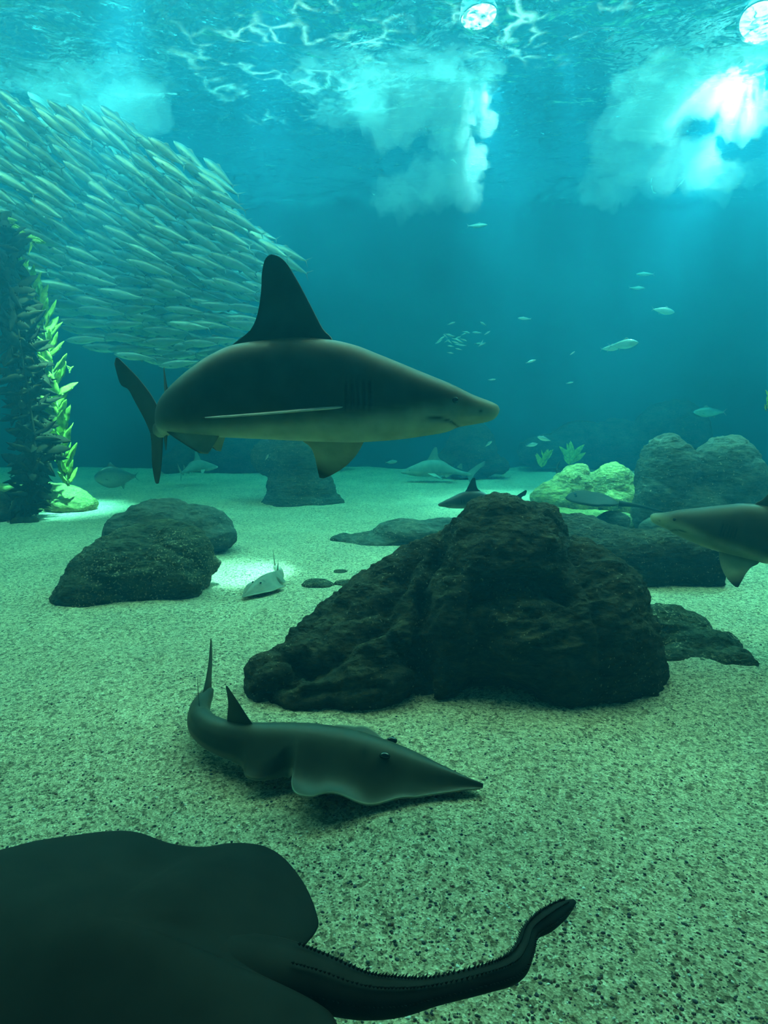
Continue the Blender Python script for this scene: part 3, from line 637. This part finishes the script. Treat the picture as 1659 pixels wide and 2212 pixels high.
def kelp(name, label, stalks, leaves, nleaf, size, up, smat, spread, base):
    root = thing(name, label, 'kelp', base)
    inv = Vector(base); st = []
    for path, rad in stalks:
        mb = MB(); tube(mb, [tuple(Vector(p)-inv) for p in path], [rad*(1-.6*i/(len(path)-1)) for i in range(len(path))], (.3, .3, .1), 8, 5)
        st.append(link('stalk', mb.mesh('stalk'), smat, root))
    for k in range(nleaf):
        path, _ = stalks[k % len(stalks)]
        u = (k//len(stalks)+rng.random()*0.8)/(nleaf/len(stalks))*(len(path)-1); i = min(int(u), len(path)-2); t = u-i
        c = Vector(path[i]).lerp(Vector(path[i+1]), t); tan = (Vector(path[i+1])-Vector(path[i])).normalized()
        sd = 1 if k % 2 else -1; az = (0 if sd > 0 else math.pi)+rng.gauss(0, spread)
        out = Vector((math.cos(az), math.sin(az)*0.9, 0)); d = (out+tan*(up+rng.gauss(0, .25 if up > 0 else .8))).normalized()
        s = size*rng.uniform(.7, 1.2)
        y = d.cross(Vector((rng.gauss(0, .5), -1, rng.gauss(0, .5)))).normalized(); z = d.cross(y)
        R = Matrix((d, y, z)).transposed().to_4x4()
        o = link('leaf', leaves[rng.randrange(len(leaves))], None, st[k % len(stalks)])
        o.matrix_local = Matrix.Translation(c-inv) @ R @ Matrix.Diagonal((s, s*rng.uniform(.8, 1.2), s, 1))
    return root
def path(pts, Y): return [P(x, y, Y+dy)[:] for x, y, dy in pts]
Yk = 10.2
kelp('kelp', 'bright green kelp strand in lamplight rising from the crusted boulder',
     [(path([(148, 1050, 0), (136, 1000, 0), (128, 940, 0), (124, 880, 0), (115, 810, 0), (100, 730, 0), (84, 665, 0), (66, 612, 0), (42, 590, 0)], Yk), .022)],
     LB, 92, 0.36, 1.25, M_KS, 0.6, P(148, 1050, Yk))
kelp('kelp', 'bright kelp tip arching over the top of the shaggy kelp column',
     [(path([(-90, 1060, 0), (-110, 800, 0), (-100, 600, 0), (-60, 470, 0), (-10, 475, 0), (30, 500, 0), (72, 520, 0)], Yk-0.1), .022)],
     LB, 56, 0.30, 0.9, M_KS, 0.7, P(-90, 1060, Yk-0.1))
Yd = 9.6
dark_path = [(52, 1120, 0), (66, 1050, 0), (74, 960, 0), (58, 850, 0), (42, 740, 0), (22, 640, 0), (2, 560, 0), (-14, 470, 0)]
for lab, offs, w in (('thick dark brown kelp column with shaggy blades, standing on its knobbly holdfast', ((-18, .08), (2, -.12), (16, .06)), .2),
                     ('second dark brown kelp plant entwined at the back of the shaggy kelp column', ((-8, .30), (10, .36), (-22, .34)), .3)):
    kelp('kelp', lab, [(path([(x+dx*(w if k == 0 else .6 if k == 1 else 1), y, dy*(w if k == 0 else 1)) for k, (x, y, _) in enumerate(dark_path)], Yd), .022) for dx, dy in offs],
         LD, 288, 0.33, -0.1, M_KD, 0.9, P(52, 1120, Yd+offs[0][1]))
root = thing('kelp_holdfast', 'dark knobbly kelp holdfast on sand under the dark kelp column', 'kelp', P(50, 1135, Yd-.1))
mb = MB()
for k in range(9):
    a = k*2.4; r = .10*math.sqrt(k/9); mb.add(*ell((r*math.cos(a)*1.5, r*math.sin(a), .02+.02*(k % 3)), (.08, .07, .075), sub=2))
link('clump', mb.mesh('clump'), M_KD, root)
for k in range(3):
    mb = MB(); tube(mb, [(-.05+.05*k, 0, .06), (-.05+.08*k, .02, .15), (.02+.03*k, 0, .24)], [.02, .016, .012], (.1, .1, .05), 6, 4); link('stalk', mb.mesh('stalk'), M_KD, root)
def sprig(name, label, px, py, Y, n, size, leaves, h, cat='plant', up=1.2):
    base = P(px, py, Y); top = base+Vector((h*.2, 0, h))
    return kelp(name, label, [([base[:], (base.lerp(top, .5)+Vector((-.08*h, 0, 0)))[:], top[:]], .012)], leaves, n, size, up, M_KS, 1.2, base)
sprig('kelp', 'small yellow kelp fragment drifting above the twin humped boulder', 1655, 888, 8.3, 7, .11, LB, .18)
sprig('kelp', 'tiny kelp fragment drifting beside the bright green kelp strand', 150, 806, 9.9, 5, .07, LB, .09)
sprig('sea_plant', 'pale green sea plant beyond the dark shark dorsal fin', 1172, 1010, 13.8, 16, .26, LB, .22)
sprig('sea_plant', 'bushy pale green sea plant just behind the yellow green boulder', 1232, 1004, 13.6, 20, .30, LB, .25)
root = thing('sea_whip', 'thin dark curved sea whip beside the yellow green boulder', 'plant', P(1212, 1035, 10.9))
mb = MB(); tube(mb, [(0, 0, -.1), (-.06, 0, .05), (-.07, 0, .2), (-.03, 0, .3)], [.02, .018, .015, .008], (.1, .1, .1), 8, 5); link('stem', mb.mesh('stem'), M_KD, root)

# ------------------------------------------------------------------ fish
M_FISH = mat_skin('silver_fish', 0.32, 0.5, 0.10, 20, 0.45)
FB = [(0, 0.002, -.004, .003), (.02, .018, -.022, .012), (.08, .045, -.05, .032), (.18, .075, -.078, .052), (.32, .096, -.100, .064), (.48, .094, -.098, .060), (.62, .072, -.076, .045), (.76, .042, -.046, .027), (.86, .020, -.022, .014), (.91, .014, -.015, .010)]
def fish_mesh(name, bend, back, side, belly, deep=1.0, nr=14, ns=20):
    mb = MB(); fn = spine(bend, 0.005, 1.2); S = np.linspace(0, .91, ns)**1.15/.91**.15; T = smooth_tab(FB, S)
    th = np.linspace(0, 2*math.pi, nr, endpoint=False); c, sn = np.cos(th), np.sin(th); rows, cols = [], []
    for s, (tp, bt, w) in zip(S, T):
        z = np.where(sn > 0, tp*sn, -bt*sn)*deep; y = w*c
        rows.append(fn(np.full(nr, s), y, z).tolist())
        cols.append([mix3(mix3(side, back, (q-.25)*2.5), belly, (-q-.2)*2) for q in sn])
    mb.grid(rows, cols=cols)
    cf = lambda u, c_, s_: mix3(back, side, .3)
    for sg in (1, -1):
        foil(mb, [(.87, 0, 0), (.93, 0, .05*sg), (1.0, 0, .115*sg)], [(.925, 0, 0), (.95, 0, .045*sg), (1.005, 0, .116*sg)], (.010, .003), (0, 1, 0), fn, cf, 5, 5)
    foil(mb, [(.30, 0, .085*deep), (.33, 0, .12*deep), (.37, 0, .135*deep)], [(.50, 0, .085*deep), (.45, 0, .105*deep), (.39, 0, .133*deep)], (.008, .002), (0, 1, 0), fn, cf, 5, 5)
    foil(mb, [(.58, 0, -.075*deep), (.61, 0, -.10*deep), (.63, 0, -.115*deep)], [(.70, 0, -.055*deep), (.67, 0, -.08*deep), (.645, 0, -.113*deep)], (.008, .002), (0, 1, 0), fn, cf, 5, 5)
    for sd in (1, -1):
        foil(mb, [(.22, .05*sd, -.02), (.27, .075*sd, -.04), (.33, .09*sd, -.06)], [(.25, .05*sd, -.05), (.29, .07*sd, -.06), (.34, .088*sd, -.066)], (.006, .002), (0, 1, .4*sd), fn, cf, 5, 5)
        v, f = ell(fn(np.array([.055]), np.array([.026*sd]), np.array([.012]))[0], (.011, .007, .011), sub=1); mb.add(v, f, [(.01, .01, .01)]*len(v))
    mb.v = [(-x, y, z) for x, y, z in mb.v]            # heads point to -X ... local +X is the tail
    me = mb.mesh(name); me.materials.append(M_FISH); return me
BK, SD_, BL_ = (.025, .05, .055), (.26, .31, .28), (.46, .50, .42)
FM = [fish_mesh('school_fish', b, BK, SD_, BL_) for b in ([(0, 0), (.4, 0), (1.2, 0)], [(0, 0), (.4, 0), (.8, 16), (1.2, 34)], [(0, 0), (.4, 0), (.8, -16), (1.2, -34)])]
POLY = [(-30, 195), (0, 205), (85, 222), (180, 255), (268, 262), (350, 330), (425, 335), (498, 390), (510, 470), (590, 515), (650, 548), (585, 600), (575, 690), (520, 740), (450, 785), (365, 792), (280, 772), (190, 742), (165, 690), (110, 640), (60, 590), (-30, 570)]
def inside(x, y):
    r = False
    for (x1, y1), (x2, y2) in zip(POLY, POLY[1:]+POLY[:1]):
        if (y1 > y) != (y2 > y) and x < (x2-x1)*(y-y1)/(y2-y1)+x1: r = not r
    return r
def fish_pose(px, py, Y, Lm, ang, yaw, roll=0):
    """head up-left for a positive angle, centred at the pixel"""
    return Matrix.Translation(P(px, py, Y)) @ Rz(yaw) @ Ry(ang) @ Rx(roll) @ Matrix.Diagonal((Lm, Lm, Lm, 1)) @ Matrix.Translation((-.5, 0, 0))
def school_angle(px, py):
    return float(np.interp(py-0.10*(px-250), [220, 330, 450, 560, 640, 720, 800], [40, 38, 31, 22, 10, 4, 0]))
frng = random.Random(11); spots = []
tries = 0
while len(spots) < 300 and tries < 60000:
    tries += 1
    px, py = frng.uniform(-30, 655), frng.uniform(195, 795)
    if not inside(px, py): continue
    dmin = 19 if tries < 30000 else 14
    if any(abs(px-q[0]) < dmin*1.6 and abs(py-q[1]) < dmin*.8 for q in spots): continue
    spots.append((px, py))
spots.sort(key=lambda q: q[0]*.2+q[1]); placed = []
for k, (px, py) in enumerate(spots):
    edge = not (inside(px+45, py-40) and inside(px+30, py+40))
    Y, gap = 11.0, -1
    for _ in range(12):                                    # keep the bodies apart in depth
        c = 10.9 + frng.random()*(1.3 if edge else 2.3); d = min([abs(c-q[2]) for q in placed if abs(q[0]-px) < 85 and abs(q[1]-py) < 30] or [9])
        if d > gap: Y, gap = c, d
    placed.append((px, py, Y)); ln = (frng.uniform(84, 112) if py < 560 else frng.uniform(88, 112))
    o = link('fish', FM[frng.randrange(3)])
    o.matrix_world = fish_pose(px, py, Y, ln*K(Y), school_angle(px, py)+frng.gauss(0, 4), frng.gauss(0, 12), frng.gauss(0, 10))
    tag(o, 'slim silver fish swimming left in the dense school behind the kelp', 'fish', 'silver fish of the dense school')
# the hidden rest of the school, too many and too deep to tell apart
mb = MB(); fm = fish_mesh('far_school_fish', [(0, 0), (1.2, 0)], BK, SD_, BL_, nr=8, ns=10)
fv = np.array([v.co[:] for v in fm.vertices]); ff = [tuple(p.vertices) for p in fm.polygons]; fc = [tuple(d.color)[:3] for d in fm.color_attributes['Col'].data]
n = 0
while n < 260:
    px, py = frng.uniform(-30, 640), frng.uniform(215, 785)
    if not (inside(px, py) and inside(px+35, py-30) and inside(px+30, py+30) and inside(px-40, py+30) and inside(px+60, py)): continue
    n += 1; Y = 13.3+frng.random()*1.6; M4 = fish_pose(px, py, Y, frng.uniform(85, 105)*K(Y), school_angle(px, py)+frng.gauss(0, 4), frng.gauss(0, 14), frng.gauss(0, 10))
    A = np.array(M4); mb.add((fv @ A[:3, :3].T + A[:3, 3]).tolist(), ff, fc)
tag(link('fish_school', mb.mesh('fish_school', fix=False), M_FISH), 'far side of the dense silver fish school', 'fish', kind='stuff')

FR = [fish_mesh('reef_fish', [(0, 0), (1.2, 0)], (.10, .14, .14), (.45, .50, .45), (.6, .6, .5), 1.5), fish_mesh('slim_fish', [(0, 0), (.5, 0), (1.2, 25)], (.10, .14, .14), (.5, .54, .5), (.62, .62, .55), 1.0)]
def lone(px, py, ln, Y, right, ang, label, v=0, group=None, yaw=0):
    o = link('fish', FR[v]); Lm = ln*K(Y)
    o.matrix_world = Matrix.Translation(P(px, py, Y)) @ Rz((180 if right else 0)+yaw) @ Ry(ang) @ Matrix.Diagonal((Lm, Lm, Lm, 1)) @ Matrix.Translation((-.5, 0, 0))
    return tag(o, label, 'fish', group)
lone(1346, 744, 66, 11.5, True, 8, 'silver fish, larger of two overlapping in open water above the twin humped boulder')
lone(1318, 752, 44, 12.2, True, 6, 'silver fish, smaller of two overlapping in open water above the twin humped boulder')
lone(1432, 671, 50, 12.5, True, -8, 'single silver fish high in open water over the twin humped boulder')
lone(1134, 688, 30, 13.5, False, 4, 'small thin fish with a bright belly glint in dark open water', 1)
lone(1146, 781, 24, 12.5, True, 18, 'small pale fish in open water below the thin glinting fish', 1)
lone(1236, 763, 14, 11.5, True, 35, 'tiny bright fish between the small pale fish and the overlapping pair', 1)
lone(1230, 827, 18, 14, True, 10, 'tiny faint fish below the tiny bright fish', 1)
lone(1062, 820, 18, 14, True, 5, 'tiny faint fish just above the large shark snout', 1)
lone(1176, 948, 32, 12.5, False, 16, 'oval pale fish over far sand, brighter of two', 0)
lone(1148, 961, 28, 13.2, True, 12, 'oval faint fish over far sand, dimmer of two', 0)
lone(1055, 959, 20, 13.5, True, 40, 'round pale fish beside the dark distant pillar', 0)
lone(845, 998, 28, 15.5, True, 6, 'faint fish over far sand under the large shark belly', 0)
lone(576, 988, 16, 11.0, True, 60, 'tiny white fish before the hazy grey pillar', 0)
lone(1534, 890, 72, 15.5, False, 0, 'large faint fish in deep haze above the twin humped boulder', 0)
lone(1395, 592, 40, 15.5, False, 0, 'faint fish high in the haze under the lamp lit bubble cloud', 1)
lone(1375, 622, 36, 15.5, True, 0, 'faint fish just below another high in the haze under the lamp lit bubble cloud', 1)
lone(1030, 487, 44, 15.0, True, 4, 'slim faint fish under the billowing bubble cloud', 1)
crng = random.Random(3)
for k in range(26):
    lone(988+crng.gauss(0, 34), 733+crng.gauss(0, 17), crng.uniform(14, 21), 14+crng.random(), crng.random() < .5, crng.gauss(10, 20), 'tiny silvery fish in the loose cluster ahead of the large shark', 1, 'loose cluster of tiny fish', crng.gauss(0, 20))
big = fish_mesh('large_fish', [(0, 0), (1.2, 0)], (.12, .13, .12), (.22, .24, .22), (.3, .3, .26), 2.6, 20, 26)
o = link('fish', big); o.matrix_world = Matrix.Translation(P(252, 1030, 12.6)) @ Rz(18) @ Matrix.Diagonal((92*K(12.6), 92*K(12.6), 92*K(12.6), 1)) @ Matrix.Translation((-.5, 0, 0))
tag(o, 'large deep bodied dark fish hovering over sand behind the smooth grey boulder', 'fish')

# ------------------------------------------------------------------ pebbles and shells strewn on the sand
def scatter(name, label, n, rmin, rmax, cols, seed, m, ymax=6.5, flat=.6):
    r = np.random.RandomState(seed); bm = bmesh.new(); bmesh.ops.create_icosphere(bm, subdivisions=1, radius=1.0)
    bv = np.array([v.co[:] for v in bm.verts]); bf = np.array([[v.index for v in f.verts] for f in bm.faces]); bm.free()
    py = 1180+(2260-1180)*r.rand(n)**0.8; px = r.uniform(-40, 1700, n)
    pos = np.array([G(a, b)[:] for a, b in zip(px, py)]); pos[:, 2] = sand_z(pos[:, 0], pos[:, 1])
    rad = rmin+(rmax-rmin)*r.rand(n)**2.2
    V = bv[None]*(1+.35*(r.rand(n, len(bv), 1)-.5))*np.stack([rad, rad*r.uniform(.6, 1, n), rad*flat], 1)[:, None, :]
    a = r.uniform(0, 6.28, n); ca, sa = np.cos(a)[:, None], np.sin(a)[:, None]
    V = np.stack([V[:, :, 0]*ca-V[:, :, 1]*sa, V[:, :, 0]*sa+V[:, :, 1]*ca, V[:, :, 2]], 2)+pos[:, None, :]
    Fc = (bf[None]+(np.arange(n)*len(bv))[:, None, None]).reshape(-1, 3)
    C = np.array(cols)[r.randint(0, len(cols), n)]
    mb = MB(); mb.v = V.reshape(-1, 3).tolist(); mb.f = Fc.tolist(); mb.c = np.repeat(C, len(bv), 0).tolist()
    return tag(link(name, mb.mesh(name, fix=False), m), label, 'pebbles', kind='stuff')
M_PEB = mat_skin('pebble', 0.7, 0.3, 0.2, 60)
scatter('dark_pebbles', 'dark and reddish pebbles strewn over the sand', 5200, .003, .0085, [(.04, .05, .05), (.07, .06, .05), (.05, .045, .06), (.13, .07, .05)], 1, M_PEB)
scatter('shell_fragments', 'white shell fragments strewn over the sand', 1200, .003, .008, [(.75, .74, .66), (.6, .6, .5)], 2, M_PEB, flat=.3)

# ------------------------------------------------------------------ bubble clouds under the surface
def cloud(name, label, lobes, m, seed, voxel=.06):
    mb = MB()
    for px, py, Y, rx, rz in lobes: mb.add(*B(px, py, Y, rx, rz, (rx+rz)*.5))
    o = link(name, mb.mesh(name, fix=False)); md = o.modifiers.new('r', 'REMESH'); md.mode = 'VOXEL'; md.voxel_size = voxel
    me = bpy.data.meshes.new_from_object(o.evaluated_get(bpy.context.evaluated_depsgraph_get())); o.modifiers.clear(); o.data = me
    bm = bmesh.new(); bm.from_mesh(me)
    for _ in range(2): bmesh.ops.smooth_vert(bm, verts=bm.verts, factor=.5, use_axis_x=True, use_axis_y=True, use_axis_z=True)
    bm.normal_update(); p = np.array([v.co[:] for v in bm.verts]); n = np.array([v.normal[:] for v in bm.verts])
    h = .26*fbm(p*2.1, 4, seed, .6)+.06*fbm(p*6, 3, seed+4, ridged=True)
    p = p+n*h[:, None]; p[:, 2] = np.minimum(p[:, 2], ZS+.02)
    for v, c in zip(bm.verts, p): v.co = c
    bm.to_mesh(me); bm.free(); me.materials.clear(); me.materials.append(m); me.polygons.foreach_set('use_smooth', [True]*len(me.polygons))
    return tag(o, label, 'bubbles', kind='stuff')
M_BUB = mat_volume('bubble_cloud', (1, 1, 1), 0.55, (1, 1, 1), 0, 0.3)
M_BUB2 = mat_volume('thin_bubble_cloud', (1, 1, 1), 0.30, (1, 1, 1), 0, 0.3)
cloud('bubble_cloud', 'billowing white bubble cloud under the surface above the shark dorsal fin', [(975, 150, 11.8, 52, 48), (1010, 205, 11.8, 45, 50), (925, 205, 11.9, 62, 45), (865, 215, 12, 70, 45), (1030, 245, 11.8, 30, 32), (800, 205, 12.2, 60, 40), (850, 265, 12, 70, 30),
      (965, 270, 12, 45, 35), (1050, 130, 11.6, 30, 40), (900, 125, 11.5, 70, 40), (830, 150, 11.7, 70, 40), (960, 95, 11.3, 60, 32)], M_BUB, 1)
cloud('bubble_cloud', 'thin spreading bubble haze beside the billowing white bubble cloud', [(700, 165, 12.2, 70, 40), (640, 120, 11.8, 60, 32), (760, 230, 12.6, 60, 36), (720, 100, 11.3, 70, 30)], M_BUB2, 11)
cloud('bubble_cloud', 'thin bubble plume sinking below the billowing white bubble cloud', [(1000, 355, 12.6, 48, 45), (950, 395, 12.8, 75, 42), (870, 420, 13, 75, 30), (1010, 420, 12.8, 40, 25)], M_BUB2, 2)
cloud('bubble_cloud', 'bright bubble cloud streaming down from the glaring lamp', [(1630, 95, 11.2, 70, 55), (1560, 110, 11.4, 60, 50), (1490, 130, 11.5, 55, 45), (1430, 175, 11.6, 66, 56), (1600, 150, 11.4, 50, 40), (1510, 195, 11.8, 70, 46), (1420, 250, 12, 70, 42), (1600, 230, 11.9, 60, 40), (1370, 205, 11.7, 40, 40), (1340, 235, 11.8, 26, 24), (1450, 100, 11.5, 45, 40), (1520, 60, 11.2, 60, 40)], M_BUB, 5)
cloud('bubble_cloud', 'thin bubble cloud hanging under the lamp lit bubble cloud', [(1330, 320, 12.4, 48, 55), (1390, 365, 12.6, 80, 50), (1480, 360, 12.6, 80, 40), (1560, 380, 12.8, 70, 36), (1310, 390, 12.8, 50, 35)], M_BUB2, 6)
cloud('bubble_cloud', 'wide faint bubble haze above the fish school', [(250, 140, 12, 110, 60), (130, 165, 12, 110, 45), (280, 215, 12.2, 75, 60), (40, 150, 12, 80, 40), (180, 215, 12.3, 90, 40)], M_BUB2, 7)

# ------------------------------------------------------------------ lamps hung over the water
M_HOUS = mat_plain('lamp_housing', (.06, .06, .06), .4, .4)
def emis(name, col, s):
    m = bpy.data.materials.new(name); m.use_nodes = True; N = m.node_tree.nodes; L = m.node_tree.links; N.clear()
    o = N.new('ShaderNodeOutputMaterial'); e = N.new('ShaderNodeEmission'); e.inputs[0].default_value = (*col, 1); e.inputs[1].default_value = s; L.new(e.outputs[0], o.inputs[0]); return m
M_LENS = emis('lamp_lens', (1, .97, .8), 9)
def lamp(label, loc, target, power, col, angle, blend, size=.3):
    loc = Vector(loc); root = thing('flood_lamp', label, 'lamp', loc, 'lamps over the water'); d = (Vector(target)-loc).normalized(); q = d.to_track_quat('-Z', 'Y').to_matrix()
    R = np.array(q)
    mb = MB(); th = np.linspace(0, 2*math.pi, 24, endpoint=False)
    rows = [np.stack([np.cos(th)*r, np.sin(th)*r, np.full(24, z)], 1) @ R.T for r, z in ((.08, .36), (size*.8, .30), (size, .02), (size, 0), (size*.94, 0), (size*.9, .05))]
    mb.grid([r.tolist() for r in rows], cap=True); ho = link('housing', mb.mesh('housing'), M_HOUS, root)
    mb = MB(); rows = [np.stack([np.cos(th)*r, np.sin(th)*r, np.full(24, z)], 1) @ R.T for r, z in ((size*.9, .048), (size*.9, .04), (size*.5, .02), (.01, .015))]
    mb.grid([r.tolist() for r in rows]); link('lens', mb.mesh('lens'), M_LENS, ho)
    sp = spot('lamp_light', loc+d*.02, target, power, col, angle, blend, size*.6); return root
WARM = (1.0, .97, .82)
lamp('glaring lamp over the water at the brightest bubble cloud', G(1645, 50, 8.3), P(1400, 950, 9.5), 50000, WARM, 52, 1.0, .40)
lamp('lamp over the foamy water above the billowing white bubble cloud', G(1035, 40, 8.3), P(1180, 1080, 11), 30000, WARM, 40, .8, .34)
t = GZ(512, 1238); lamp('lamp hung over the bright light patch on sand', (t.x+.5, t.y+1.2, 8.4), t, 110000, WARM, 8.5, .9, .2)
t = P(150, 900, 10.25); lamp('lamp hung over the bright green kelp', (t.x+2.4, t.y-2.0, 8.4), t, 85000, WARM, 17, 1.0, .25)
t = P(1290, 1040, 10.5); lamp('lamp hung over the yellow green boulder', (t.x-.6, t.y+1.2, 8.4), t, 17000, WARM, 13, .5, .25)
